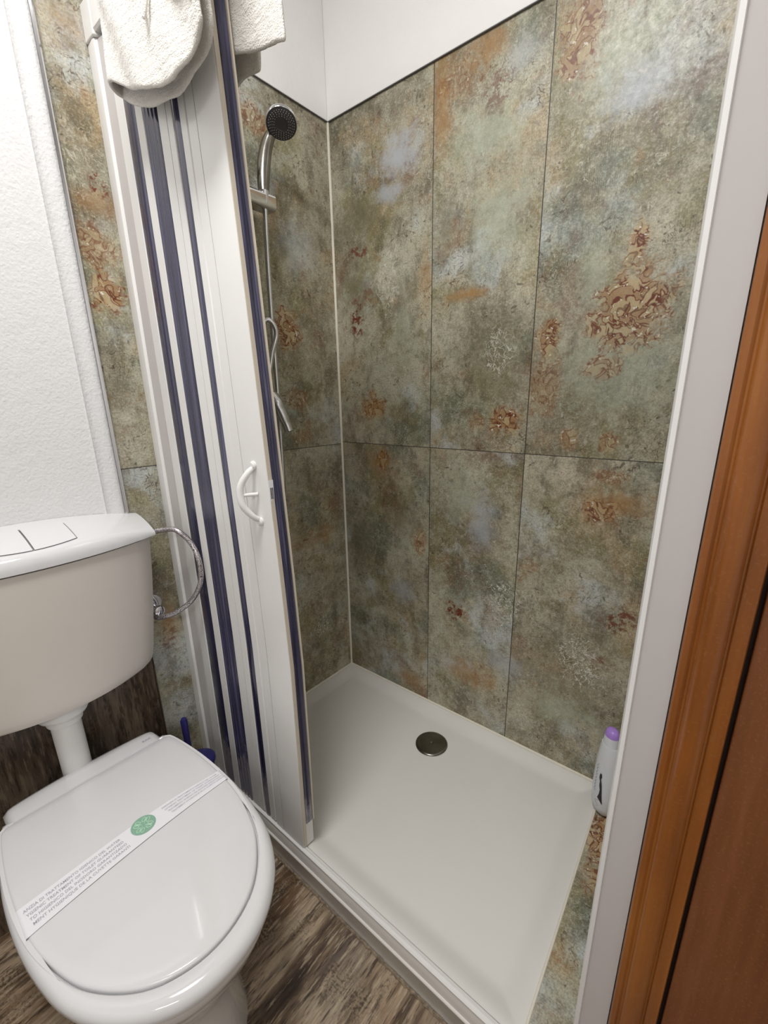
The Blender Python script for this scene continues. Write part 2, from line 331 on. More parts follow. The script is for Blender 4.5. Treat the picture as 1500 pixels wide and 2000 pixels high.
def frame(t):
    t = t.normalized(); a = Vector((0, 0, 1)) if abs(t.z) < 0.9 else Vector((1, 0, 0))
    u = t.cross(a).normalized(); return u, t.cross(u).normalized()
def tube(bm, pts, r, seg=14, caps=True):
    pts = [Vector(p) for p in pts]; rings = []; pu = None
    for i, p in enumerate(pts):
        t = (pts[min(i + 1, len(pts) - 1)] - pts[max(i - 1, 0)]).normalized()
        if pu is None: u, v = frame(t)
        else:
            u = (pu - t * pu.dot(t)).normalized(); v = t.cross(u)
        pu = u; rr = r[i] if isinstance(r, (list, tuple)) else r
        rings.append([p + (u * math.cos(2 * math.pi * k / seg) + v * math.sin(2 * math.pi * k / seg)) * rr for k in range(seg)])
    return loft(bm, rings, caps, caps)
def catmull(P, n=8, closed=False):
    P = [Vector(p) for p in P]; out = []; N = len(P)
    for i in range(N if closed else N - 1):
        g = lambda k: P[k % N] if closed else P[max(0, min(N - 1, k))]
        a, b, c, d = g(i - 1), g(i), g(i + 1), g(i + 2)
        for k in range(n):
            t = k / n
            out.append(0.5 * ((2 * b) + (c - a) * t + (2 * a - 5 * b + 4 * c - d) * t * t + (3 * b - a - 3 * c + d) * t ** 3))
    if not closed: out.append(P[-1])
    return out
def extrude(bm, prof, axis, a, b):
    """closed profile extruded along an axis ('x' -> prof is (y,z); 'z' -> prof is (x,y); 'y' -> (x,z))"""
    f = {'x': lambda p, t: (t, p[0], p[1]), 'y': lambda p, t: (p[0], t, p[1]), 'z': lambda p, t: (p[0], p[1], t)}[axis]
    return loft(bm, [[f(p, a) for p in prof], [f(p, b) for p in prof]])
def disc(bm, c, nrm, r, h, seg=40, prof=None):
    c = Vector(c); nrm = Vector(nrm).normalized(); u, v = frame(nrm)
    prof = prof or [(r, 0), (r, h)]
    return loft(bm, [[c + nrm * hh + (u * math.cos(2 * math.pi * k / seg) + v * math.sin(2 * math.pi * k / seg)) * rr for k in range(seg)] for rr, hh in prof])
def text_verts(body, size, shear=0.0, bold=0.0, align='LEFT'):
    cu = bpy.data.curves.new('t', 'FONT'); cu.body = body; cu.size = size; cu.align_x = align; cu.offset = bold; cu.resolution_u = 2
    o = bpy.data.objects.new('t', cu); COL.objects.link(o)
    dg = bpy.context.evaluated_depsgraph_get(); dg.update()
    me = bpy.data.meshes.new_from_object(o.evaluated_get(dg))
    vs = [v.co.copy() for v in me.vertices]; fs = [list(p.vertices) for p in me.polygons]
    bpy.data.objects.remove(o); bpy.data.curves.remove(cu); bpy.data.meshes.remove(me)
    return vs, fs
def add_text(bm, body, size, fit_w, fn, bold=0.0):
    vs, fs = text_verts(body, size, bold=bold)
    if not vs: return
    x0 = min(v.x for v in vs); x1 = max(v.x for v in vs); k = fit_w / (x1 - x0) if fit_w else 1
    nv = [bm.verts.new(fn((v.x - x0) * k, v.y)) for v in vs]
    for f in fs:
        try: bm.faces.new([nv[i] for i in f])
        except ValueError: pass

# ------------------------------------------------------------------ room shell
FL = -Z0
TT = 2.0625                                  # top of the tiles
CEIL = 2.75 - Z0
struct(link('floor', B(-0.1, 2.3, -2.5, 0.1, FL - 0.05, FL), 'wood_floor'))
struct(link('ceiling', B(-0.1, 2.3, -2.5, 0.1, CEIL, CEIL + 0.05), 'plaster'))
bm = B(-0.1, 0.0, -0.82, 0.0, FL, TT)
struct(link('wall_left', bm, 'tile_left'), 'patina tiled wall carrying the shower')
bm = B(0.0, 1.212, 0.0, 0.1, FL, TT)
struct(link('wall_back', bm, 'tile_back'), 'large patina tiles on the shower back wall')
bm = B(-0.1, 1.3, -0.004, 0.1, TT, CEIL); struct(link('wall_back_upper', bm, 'plaster', bevel=0.003))
bm = B(-0.1, 0.004, -0.82, -0.004, TT, CEIL); struct(link('wall_left_upper', bm, 'plaster', bevel=0.003))
# dark edge profile on the tile tops
struct(link('trim_1', B(0.0, 1.20, -0.0055, 0.0, TT - 0.0020, TT), 'groove'), 'thin dark tile edge under the white paint, back wall')
struct(link('trim_2', B(0.0, 0.0055, -0.82, 0.0, TT - 0.0020, TT), 'groove'), 'thin dark tile edge under the white paint, left wall')
# corner and tray silicone
bm = bmesh.new(); tube(bm, [(0.002, -0.002, 0.0), (0.002, -0.002, TT)], 0.0048, 8)
struct(link('trim_3', bm, 'silicone', smooth=True), 'white silicone line in the shower corner')
bm = bmesh.new(); tube(bm, [(0.0, -0.002, 0.002), (1.10, -0.002, 0.002)], 0.005, 8); tube(bm, [(0.002, 0, 0.002), (0.002, -0.70, 0.002)], 0.005, 8)
struct(link('trim_4', bm, 'silicone', smooth=True), 'silicone line between tray and tiles')
# rough plaster on the left wall beside the tile strip, with a raised rounded edge
bm = bmesh.new()
prof = [(-0.1, -0.822), (0.006, -0.8225), (0.0115, -0.826), (0.0135, -0.833), (0.012, -0.842), (0.009, -0.853), (0.0095, -0.8635), (0.0125, -0.8675), (0.0085, -0.873), (0.0085, -1.2), (0.0085, -2.5), (-0.1, -2.5)]
extrude(bm, prof, 'z', 0.60, CEIL)
struct(link('wall_left_plaster', bm, 'rough_plaster', smooth=True, sharp=60), 'rough white plaster above the cistern')
bm = bmesh.new(); extrude(bm, [(0.0, -0.8215), (0.0, -0.8140), (0.0020, -0.8132), (0.0135, -0.8170), (0.0155, -0.8205), (0.014, -0.8250)], 'z', 0.72, CEIL)
struct(link('trim_5', bm, 'chrome', smooth=True), 'bright metal edge strip beside the plaster')
struct(link('baseboard_left', B(-0.1, 0.003, -2.5, -0.821, FL, 0.60), 'wood_wall'), 'wood look tiles behind the toilet, coloured darker for the shade there')
# the room behind the camera and to its right
struct(link('wall_front', B(-0.1, 2.3, -2.6, -2.5, FL, CEIL), 'plaster'))
struct(link('wall_right', B(2.2, 2.3, -2.5, -0.76, FL, CEIL), 'plaster'))
struct(link('wall_partition', B(1.2105, 1.30, -0.752, -0.0, FL, CEIL), 'plaster'), 'wall between shower and door')
struct(link('wall_over_door', B(1.27, 2.3, -0.752, -0.65, 2.06, CEIL), 'plaster'))
struct(link('wall_behind_door', B(1.30, 2.3, -0.66, -0.60, FL, 2.06), 'plaster'))
# tiled ledge between tray and partition
bm = bmesh.new(); lz = 0.001
loft(bm, [[(1.0935, -0.0, z), (1.0935, -0.10, z), (1.1165, -0.66, z), (1.119, -0.702, z), (1.2100, -0.702, z), (1.2100, -0.0, z)] for z in (FL, lz)])
struct(link('trim_6', bm, 'tile_ledge'), 'narrow tiled ledge between tray and right wall')
bm = bmesh.new(); tube(bm, [(1.0925, -0.10, 0.001), (1.1155, -0.66, 0.001), (1.118, -0.702, 0.001)], 0.003, 8)
struct(link('trim_7', bm, 'silicone', smooth=True), 'silicone bead along the ledge')

# ------------------------------------------------------------------ shower tray
tray = thing('shower_tray', 'large shallow white shower tray with a round dark drain cover', 'shower tray', (0.55, -0.35, FL))
DR = (0.556, -0.166)
def tray_h(x, y):
    xr = 1.092 + max(0, -y - 0.1) * 0.0411
    d = min(x, -y, xr - x, y + 0.703)
    t = max(0, min(1, (d - 0.004) / 0.062)); s = t * t * (3 - 2 * t)
    dd = math.hypot(x - DR[0], y - DR[1])
    return -0.016 * s - 0.006 * math.exp(-(dd / 0.25) ** 2) * s
bm = bmesh.new(); NX, NY = 110, 72; g = []
def spaced(n, L):
    out = []
    for i in range(n + 1):
        t = i / n; out.append(L * (t - 0.12 * math.sin(2 * math.pi * t) / 1.0))
    return out
ys = spaced(NY, 0.703); us = spaced(NX, 1.0)
for yy in ys:
    xr = 1.092 + max(0, yy - 0.1) * 0.0411
    g.append([bm.verts.new((u * xr, -yy, tray_h(u * xr, -yy))) for u in us])
for j in range(NY):
    for i in range(NX): bm.faces.new((g[j][i], g[j][i + 1], g[j + 1][i + 1], g[j + 1][i]))
link('basin', bm, 'acrylic', tray, smooth=True, sharp=80)
# front skirt with rounded lip
bm = bmesh.new()
extrude(bm, [(-0.700, -0.002), (-0.7185, -0.002), (-0.7195, -0.004), (-0.7195, -0.045), (-0.7225, -0.0465), (-0.7240, -0.0495), (-0.7230, -0.053), (-0.7200, -0.055), (-0.7200, FL), (-0.700, FL)], 'x', 0.003, 1.20)
link('skirt', bm, 'acrylic', tray, smooth=True, sharp=60)
bm = bmesh.new()
prof = [(0.0575, 0.0), (0.0575, 0.003), (0.0555, 0.0052), (0.050, 0.0062), (0.020, 0.0058), (0.006, 0.0056), (0.004, 0.0025)]
disc(bm, (DR[0], DR[1], -0.0215), (0, 0, 1), 0, 0, 56, prof)
dc = link('drain_cover', bm, 'chrome_dark', tray, smooth=True, sharp=50); dc['label'] = 'dark steel round drain cover'
bm = bmesh.new()
pts = []
random.seed(3)
for i in range(240):
    x = 0.003 + 1.19 * i / 239; pts.append((x, -0.7225 - random.random() * 0.0025, FL + 0.001 + random.random() * 0.002))
tube(bm, pts, [0.0028 + random.random() * 0.002 for _ in pts], 6)
struct(link('trim_8', bm, 'dirty_silicone', smooth=True), 'rough dirty sealant bead at the foot of the tray')

# ------------------------------------------------------------------ folding shower door
sd = thing('folding_shower_door', 'white folding shower door with blue strips, pushed open to the left', 'shower door', (0.0, -0.7125, 0.0))
DXZ = [(0.0, 0.010), (0.30, 0.016), (0.57, 0.019), (0.80, 0.011), (1.06, -0.002), (1.43, -0.021), (1.95, -0.048)]
def dx(x, z):
    for (a, va), (b, vb) in zip(DXZ, DXZ[1:]):
        if z <= b: t = (z - a) / (b - a); break
    else: t = 1
    return x + (va + (vb - va) * t) * min(1, x / 0.5)
def bowed(bm, prof, z0=0.012, z1=1.925):
    zs = [z0] + [z for z, _ in DXZ if z0 < z < z1] + [z1]
    zs = sorted(set(zs + [0.15, 0.45, 0.70, 0.93, 1.25, 1.6]))
    return loft(bm, [[(dx(px, z), py, z) for px, py in prof] for z in zs])
# wall profile, top and bottom rails, right-hand post
bm = bmesh.new(); extrude(bm, [(0.001, -0.700), (0.001, -0.7215), (0.030, -0.7235), (0.036, -0.7225), (0.040, -0.717), (0.040, -0.700), (0.075, -0.694), (0.075, -0.66), (0.001, -0.66)], 'z', 0.001, 1.922)
link('wall_profile', bm, 'pvc', sd, smooth=True, sharp=25)
bm = bmesh.new(); extrude(bm, [(0.0402, -0.7165), (0.072, -0.7125), (0.076, -0.690), (0.0402, -0.690)], 'z', 0.004, 1.921)
link('profile_insert', bm, 'pvc_grey', sd, smooth=True, sharp=25)
bm = bmesh.new(); extrude(bm, [(-0.660, 1.930), (-0.7205, 1.930), (-0.7240, 1.934), (-0.7240, 1.984), (-0.7200, 1.988), (-0.660, 1.988)], 'x', 0.046, 1.1995)
link('top_rail', bm, 'pvc', sd, smooth=True, sharp=25)
bm = B(0.001, 0.0455, -0.7255, -0.658, 1.9235, 1.990); link('corner_joint', bm, 'pvc', sd, bevel=0.003)
bm = bmesh.new()
extrude(bm, [(-0.705, 0.0), (-0.7063, 0.0045), (-0.7115, 0.0055), (-0.7125, 0.0035), (-0.7180, 0.0030), (-0.7207, 0.001), (-0.7207, -0.0015), (-0.7050, -0.0015)], 'x', 0.005, 1.1995)
link('bottom_rail', bm, 'pvc', sd, smooth=True, sharp=25)
# pleats: white slats with soft blue strips between them
YF = -0.715
def slat(x0, x1, grooves=()):
    bm = bmesh.new(); prof = [(x0, YF + 0.018), (x0, YF + 0.004), (x0 + 0.003, YF)]
    for g_ in grooves: prof += [(g_ - 0.0011, YF), (g_ - 0.0008, YF + 0.008), (g_ + 0.0008, YF + 0.008), (g_ + 0.0011, YF)]
    prof += [(x1 - 0.003, YF), (x1, YF + 0.004), (x1, YF + 0.018)]
    bowed(bm, prof); return link('slat', bm, 'pvc', sd, smooth=True, sharp=20)
def strip(x0, x1, depth, n=7, ribs=3, name='flexible_strip', z0=0.014):
    bm = bmesh.new(); prof = []
    for i in range(n * ribs + 1):
        t = i / (n * ribs); x = x0 - 0.002 + (x1 - x0 + 0.004) * t
        prof.append((x, YF + depth - 0.0022 * abs(math.sin(math.pi * ribs * t))))
    prof += [(x1 + 0.002, YF + 0.016), (x0 - 0.002, YF + 0.016)]
    bowed(bm, prof, z0=z0); o = link(name, bm, 'blue', sd, smooth=True, sharp=50); o['label'] = 'glossy dark blue flexible strip'; return o
slat(0.080, 0.121)
strip(0.1225, 0.166, 0.001, ribs=1)
slat(0.168, 0.204)
strip(0.205, 0.264, 0.0005, ribs=4)
slat(0.2655, 0.327, (0.302,))
strip(0.3285, 0.3495, 0.001, ribs=1)
slat(0.351, 0.3785, ())
lp = bmesh.new()
bowed(lp, [(0.380, YF + 0.03), (0.380, YF + 0.002), (0.3815, YF), (0.4118, YF), (0.4121, YF + 0.008), (0.4139, YF + 0.008), (0.4142, YF), (0.492, YF), (0.4965, YF + 0.0015), (0.498, YF + 0.005), (0.498, YF + 0.034), (0.490, YF + 0.036), (0.380, YF + 0.036)], z0=0.006)
lead = link('lead_panel', lp, 'pvc', sd, smooth=True, sharp=20)
bm = bmesh.new(); bowed(bm, [(0.4975, YF + 0.002), (0.4988, YF + 0.002), (0.4992, YF + 0.011), (0.4975, YF + 0.011)], z0=0.008)
link('edge_strip', bm, 'pvc_beige', lead, smooth=True)
bm = bmesh.new(); bowed(bm, [(0.4975, YF + 0.011), (0.5010, YF + 0.012), (0.5025, YF + 0.016), (0.5012, YF + 0.018), (0.5035, YF + 0.022), (0.5015, YF + 0.025), (0.5030, YF + 0.029), (0.5008, YF + 0.032), (0.4975, YF + 0.032)], z0=0.085)
o = link('magnetic_gasket', bm, 'blue', lead, smooth=True, sharp=30); o['label'] = 'dark blue magnetic closing gasket'
bm = bmesh.new(); bowed(bm, [(0.4975, YF + 0.0322), (0.5045, YF + 0.0322), (0.5050, YF + 0.0355), (0.4975, YF + 0.0355)], z0=0.085)
link('edge_strip', bm, 'pvc_beige', lead, smooth=True)
# printed label on the edge
bm = B(dx(0.4995, 1.0), dx(0.5003, 1.0), YF + 0.0005, YF + 0.0115, 0.935, 1.015); lb = link('label_sticker', bm, 'paper', lead)
bm = bmesh.new()
for z0_, z1_ in ((0.975, 0.999), (0.943, 0.966)):
    for k in range(3): box(bm, dx(0.5003, 1.0), dx(0.5006, 1.0), YF + 0.003 + k * 0.0026, YF + 0.0045 + k * 0.0026, z0_, z1_)
link('label_print', bm, 'black', lb)
# bow handle
hx = 0.4565
bm = bmesh.new()
P = catmull([(hx - 0.002, YF - 0.004, 1.037), (hx - 0.003, YF - 0.016, 1.028), (hx - 0.010, YF - 0.030, 1.005), (hx - 0.011, YF - 0.034, 0.983), (hx - 0.006, YF - 0.032, 0.958), (hx + 0.002, YF - 0.017, 0.935), (hx + 0.004, YF - 0.004, 0.926)], 7)
tube(bm, P, [0.0055 + 0.0022 * math.sin(math.pi * i / (len(P) - 1)) for i in range(len(P))], 12)
disc(bm, (hx - 0.001, YF, 1.043), (0, -1, 0), 0.0095, 0.006, 24, [(0.0095, 0), (0.0095, 0.004), (0.006, 0.007)])
disc(bm, (hx + 0.005, YF, 0.921), (0, -1, 0), 0.0095, 0.006, 24, [(0.0095, 0), (0.0095, 0.004), (0.006, 0.007)])
tube(bm, [(hx + 0.006, YF - 0.002, 0.982), (hx - 0.010, YF - 0.030, 0.982)], 0.0042, 12)
o = link('handle', bm, 'pvc', lead, smooth=True); o['label'] = 'white bow shaped pull handle'
# right-hand post
bm = bmesh.new(); extrude(bm, [(1.2015, -0.700), (1.2015, -0.728), (1.2035, -0.7345), (1.2095, -0.7375), (1.2125, -0.7385), (1.2430, -0.7385), (1.2445, -0.737), (1.2445, -0.7525), (1.2065, -0.7525), (1.2040, -0.700)][:7] + [(1.2445, -0.700)], 'z', FL + 0.001, CEIL - 0.002)
bm.free()
bm = bmesh.new(); extrude(bm, [(1.2040, -0.690), (1.2040, -0.752), (1.2070, -0.757), (1.2105, -0.7594), (1.2440, -0.7600), (1.2445, -0.7525), (1.2046, -0.7525), (1.2046, -0.690)], 'z', FL + 0.001, 2.30)
sp_ = link('strike_post', bm, 'pvc_grey', sd, smooth=True, sharp=25)
bm = bmesh.new(); extrude(bm, [(1.2028, -0.690), (1.2030, -0.7535), (1.2055, -0.7590), (1.2100, -0.7612), (1.2107, -0.7596), (1.2069, -0.7574), (1.2039, -0.752), (1.2039, -0.690)], 'z', FL + 0.001, 2.30)
link('edge_strip', bm, 'pvc', sp_, smooth=True, sharp=25)

# ------------------------------------------------------------------ wooden door at the right
bm = bmesh.new()
prof = [(1.2455, -0.7525), (1.2455, -0.764), (1.2475, -0.7665), (1.2520, -0.7670), (1.2550, -0.7655), (1.2565, -0.7660)]
for k in range(9):
    a = math.pi * k / 8; prof.append((1.2685 - 0.0115 * math.cos(a), -0.7665 - 0.0085 * math.sin(a)))
prof += [(1.2810, -0.7660), (1.2818, -0.7650), (1.2830, -0.7660), (1.2945, -0.7660), (1.2955, -0.7640), (1.2955, -0.7525)]
extrude(bm, prof, 'z', FL, 2.05)
struct(link('trim_9', bm, 'casing', smooth=True, sharp=30), 'glossy orange-brown moulded wooden door casing')
bm = B(1.2955, 1.3000, -0.7525, -0.700, FL, 2.05); struct(link('trim_10', bm, 'door_dark'), 'dark gap between casing and door')
d = link('door_1', B(1.3000, 2.10, -0.7600, -0.715, FL + 0.004, 2.045), 'door', base=(1.7, -0.74, FL), bevel=0.0015); struct(d, 'brown veneered door leaf')
bm = B(1.385, 2.02, -0.7603, -0.755, FL + 0.12, 0.55); 
link('lower_panel', bm, 'door_dark', d, bevel=0.002)
bm = bmesh.new(); disc(bm, (2.04, -0.76, 0.92), (0, -1, 0), 0.024, 0.006, 28); tube(bm, [(2.04, -0.764, 0.92), (2.04, -0.80, 0.92), (2.03, -0.806, 0.92), (1.93, -0.806, 0.92)], 0.009, 12)
link('door_handle', bm, 'chrome', d, smooth=True)
struct(link('trim_11', B(1.2455, 2.20, -0.768, -0.7525, 2.05, 2.12), 'casing', bevel=0.003), 'wooden casing over the door')
struct(link('trim_12', B(2.105, 2.195, -0.768, -0.7525, FL, 2.05), 'casing', bevel=0.003), 'wooden casing on the hinge side of the door')

# ------------------------------------------------------------------ toilet
TY = -1.053
def interp(T, x):
    for (a, va), (b, vb) in zip(T, T[1:]):
        if x <= b: return va + (vb - va) * (x - a) / (b - a)
    return T[-1][1]
def outline(half, N=72):
    """half = [(x, halfwidth)...] from back to front; returns closed CCW loop, symmetric, smooth front"""
    P = [(x, w_, 0) for x, w_ in half]; Q = [(x, -w_, 0) for x, w_ in reversed(half)]
    pts = catmull([Vector(p) for p in P + Q[1:]] if half[-1][1] == 0 else P + Q, 8)
    # resample
    L = [0]
    for a, b in zip(pts, pts[1:]): L.append(L[-1] + (b - a).length)
    out = []; k = 0
    for i in range(N + 1):
        s = L[-1] * i / N
        while k < len(L) - 2 and L[k + 1] < s: k += 1
        t = (s - L[k]) / max(1e-9, L[k + 1] - L[k]); out.append(pts[k].lerp(pts[k + 1], t))
    return out
LID = [(0.172, 0.166), (0.185, 0.177), (0.25, 0.187), (0.33, 0.1935), (0.42, 0.194), (0.50, 0.186), (0.58, 0.165), (0.63, 0.140), (0.67, 0.108), (0.695, 0.075), (0.710, 0.038), (0.715, 0.0)]
RING = [(0.150, 0.172), (0.20, 0.187), (0.27, 0.198), (0.34, 0.206), (0.43, 0.208), (0.52, 0.201), (0.60, 0.185), (0.66, 0.158), (0.705, 0.122), (0.735, 0.083), (0.751, 0.042), (0.756, 0.0)]
def ringpts(half, z, s=1.0, off=0.0, cx=0.42, N=96, dz=None):
    o = outline(half, N); r = []
    for p in o:
        v = Vector((p.x - cx, p.y)); l = v.length; v = v * (s + off / max(l, 1e-6))
        r.append((cx + v.x, TY + v.y, z))
    return r
ZL = 0.3125
toilet = thing('toilet', 'white floor toilet with closed round-fronted lid', 'toilet', (0.40, TY, FL))
bm = bmesh.new()
BT = [(0.135, 0.150), (0.20, 0.182), (0.27, 0.193), (0.34, 0.200), (0.43, 0.202), (0.52, 0.195), (0.60, 0.178), (0.66, 0.150), (0.700, 0.116), (0.728, 0.078), (0.741, 0.040), (0.745, 0.0)]
rings = []
for z, s, sx, sy in ((FL, 0, .80, .60), (FL + 0.02, 0, .795, .59), (0.0, 0, .77, .56), (0.06, 0, .77, .58), (0.12, 0, .82, .68), (0.17, 0, .89, .81), (0.21, 0, .95, .91), (0.245, 0, .985, .97), (0.268, 0, 1.0, 1.0), (0.276, 0, .99, .99)):
    base = ringpts(BT, z); cx = 0.34
    rings.append([(cx + (x - cx) * sx - (1 - sx) * 0.02, TY + (y - TY) * sy, z) for x, y, _ in base])
loft(bm, rings)
link('bowl', bm, 'ceramic', toilet, smooth=True, sharp=50)
bm = B(0.012, 0.22, TY - 0.10, TY + 0.10, 0.10, 0.235); link('bowl_shelf', bm, 'ceramic', toilet, smooth=False, bevel=0.03)
bm = bmesh.new()
loft(bm, [ringpts(RING, 0.2775, off=-0.012), ringpts(RING, 0.280, off=-0.004), ringpts(RING, 0.287, off=0.0), ringpts(RING, 0.296, off=-0.001), ringpts(RING, 0.3035, off=-0.005),
          ringpts(RING, 0.3080, off=-0.012), ringpts(RING, 0.3098, off=-0.020), ringpts(LID, 0.3098, off=0.006), ringpts(LID, 0.3085, off=0.0034), ringpts(LID, 0.300, off=0.003), ringpts(LID, 0.2985, off=-0.01)])
link('seat', bm, 'seat', toilet, smooth=True, sharp=60)
bm = bmesh.new()
def dome(z, s): return ZL + 0.0045 * (1 - s * s)
rr = [ringpts(LID, 0.2995, off=-0.001), ringpts(LID, 0.3085, off=-0.0003), ringpts(LID, 0.3110, off=-0.0018), ringpts(LID, ZL, off=-0.005)]
for s in (0.93, 0.85, 0.7, 0.5, 0.3, 0.12): rr.append(ringpts(LID, dome(0, s), s=s, off=-0.005 * s))
loft(bm, rr)
lid = link('lid', bm, 'seat', toilet, smooth=True, sharp=60)
def lid_z(x, y):
    hw = interp(LID, max(0.172, min(0.714, x))) if x < 0.715 else 0.001
    s = max(abs(y - TY) / max(hw, 0.02), (x - 0.42) / 0.29 if x > 0.42 else (0.42 - x) / 0.25)
    return ZL + 0.0045 * max(0.0, 1 - min(1, s) ** 2)
# hinge cover bar
bm = bmesh.new(); rg = []
for i in range(33):
    t = -1 + 2 * i / 32; y = TY + 0.163 * t; e = max(0.0, 1 - abs(t) ** 26)
    k = 0.55 + 0.45 * e; zb = 0.277; zt = zb + 0.0365 * k
    xa = 0.104 - 0.012 * (1 - t * t); xb = 0.1705
    rg.append([(xa + (1 - k) * 0.01, y, zb), (xa + (1 - k) * 0.01, y, zb + 0.018 * k), (xa + 0.006, y, zt - 0.010 * k), (xa + 0.020, y, zt - 0.003), (xa + 0.040, y, zt), (xb - 0.002, y, zt), (xb, y, zt - 0.004), (xb, y, zb)])
loft(bm, rg); hb = link('hinge_cover', bm, 'seat', toilet, smooth=True, sharp=50)
bm = bmesh.new(); add_text(bm, 'RAK', 0.010, 0.022, lambda a, b: (0.153 - b, -0.934 + a, ZL + 0.0013), bold=0.0004)
link('maker_mark', bm, 'grey_print', hb)

# sanitary paper band across the lid
def band_xy(s, t):
    """s: along from left (y=-1.246) to right (-0.861); t: 0 lower edge (front) .. 1 upper edge"""
    y = -1.246 + 0.388 * s
    up = 0.3935 - 0.014 * math.sin(math.pi * min(1, s * 1.05)) * s; lo = 0.4600 - 0.036 * s + 0.008 * s * s * s
    return (lo + (up - lo) * t, y)
def band_p(s, t, h=0.0012):
    x, y = band_xy(s, t)
    lift = 0.0012 * math.sin(math.pi * s) * (1 - t)
    return (x, y, lid_z(x, y) + h + lift)
band = thing('paper_band', 'printed white hygiene paper band stretched across the toilet lid', 'paper band', (0.42, TY, ZL))
bm = bmesh.new(); gg = []
for i in range(61):
    gg.append([bm.verts.new(band_p(i / 60, j / 8)) for j in range(9)])
for i in range(60):
    for j in range(8): bm.faces.new((gg[i][j], gg[i + 1][j], gg[i + 1][j + 1], gg[i][j + 1]))
# folded-down ends tucked behind the lid edge
for i, sgn in ((0, -1), (60, 1)):
    e = [bm.verts.new((v.co.x, v.co.y + sgn * 0.0012, v.co.z - 0.006)) for v in gg[i]]
    for j in range(8): bm.faces.new((gg[i][j], gg[i][j + 1], e[j + 1], e[j]))
link('paper', bm, 'paper', band, smooth=True, sharp=80)
W_ = 0.388
bm = bmesh.new()
LT = ['ANZIA DI TRATTAMENTO IGIENICO DEL WATER', 'YGIENIC TREATMENT OF TOILET GUARANTEED', 'TO HIGIENICO DEL INODORO GARANTIZADO', 'MENT HYGIENIQUE DE LA CUVETTE GARANTI']
for k, line in enumerate(LT):
    t0 = 0.80 - 0.185 * k; s0 = 0.018 + 0.006 * k
    add_text(bm, line, 0.0085, 0.160, lambda a, b, t0=t0, s0=s0: band_p(s0 + a / W_, t0 - 0.05 + b / 0.058, 0.0016), bold=0.00006)
link('lettering', bm, 'grey_print', band)
bm = bmesh.new()
LR = ['GARANZIA DI TRATTAMENTO IGIENICO DEL WATER', 'HYGIENIC TREATMENT OF TOILET GUARANTEED', 'TRATAMIENTO HIGIENICO DEL INODORO GARANTIZADO', 'TRAITEMENT HYGIENIQUE DE LA CUVETTE GARANTI']
for k, line in enumerate(LR):
    t0 = 0.84 - 0.17 * k; s0 = 0.650 + 0.008 * k
    add_text(bm, line, 0.0070, 0.126, lambda a, b, t0=t0, s0=s0: band_p(s0 + a / W_, t0 - 0.05 + b / 0.058, 0.0016), bold=0.00005)
link('lettering', bm, 'grey_print', band)
ec = (0.4040, -1.0355)
bm = bmesh.new(); N = 48
ctr = bm.verts.new((ec[0], ec[1], lid_z(*ec) + 0.0023))
rg = [bm.verts.new((ec[0] + 0.0235 * math.cos(2 * math.pi * i / N), ec[1] + 0.0235 * math.sin(2 * math.pi * i / N), lid_z(*ec) + 0.0021)) for i in range(N)]
for i in range(N): bm.faces.new((ctr, rg[i], rg[(i + 1) % N]))
em = link('emblem', bm, 'green', band); em['label'] = 'round green emblem with pale leaf sprigs'
bm = bmesh.new()
for k in range(4):
    a0 = math.pi / 4 + k * math.pi / 2
    for side in (-1, 1):
        P = []
        for i in range(13):
            th = 2 * math.pi * i / 12; lx = 0.0125 + 0.0055 * math.cos(th); ly = side * 0.0042 + 0.0030 * math.sin(th) * (1 if side > 0 else -1)
            P.append((ec[0] + lx * math.cos(a0) - ly * math.sin(a0), ec[1] + lx * math.sin(a0) + ly * math.cos(a0), lid_z(*ec) + 0.0026))
        tube(bm, P, 0.0007, 5, caps=False)
    tube(bm, [(ec[0] + r_ * math.cos(a0), ec[1] + r_ * math.sin(a0), lid_z(*ec) + 0.0026) for r_ in (0.003, 0.018)], 0.0006, 5)
link('leaf_pattern', bm, 'light_green', em)

# ------------------------------------------------------------------ cistern
cis = thing('cistern', 'white wall-hung plastic cistern above the toilet', 'cistern', (0.0095, TY, 0.50))
def cis_ring(z, hw, inset=0.0, N=28, xb=0.0095, drop=0.0):
    r = []
    for i in range(N + 1):
        t = -1 + 2 * i / N; y = TY + hw * t
        xf = 0.165 - 0.060 * t * t - inset
        c = abs(t); xf = xf - (0.012 if c > 0.999 else 0.004 if c > 0.92 else 0)
        r.append((xf, y, z))
    return r + [(xb, TY + hw, z), (xb, TY - hw, z)]
bm = bmesh.new()
loft(bm, [cis_ring(0.4975, 0.186, 0.010), cis_ring(0.5005, 0.194, 0.003), cis_ring(0.506, 0.2005, 0.001), cis_ring(0.52, 0.2045), cis_ring(0.55, 0.210), cis_ring(0.65, 0.226), cis_ring(0.75, 0.238), cis_ring(0.842, 0.2465)])
link('tank', bm, 'cistern', cis, smooth=True, sharp=40)
def cl_z(x, y):
    t = (y - TY) / 0.255; xf = 0.172 - 0.060 * t * t
    zb = 0.916 - 0.026 * t * t; zf = 0.875 - 0.021 * t ** 4
    k = max(0, min(1, x / xf)); return zb + (zf - zb) * (0.35 * k + 0.65 * k ** 2.2)
bm = bmesh.new(); top = []
NYc, NXc = 40, 14
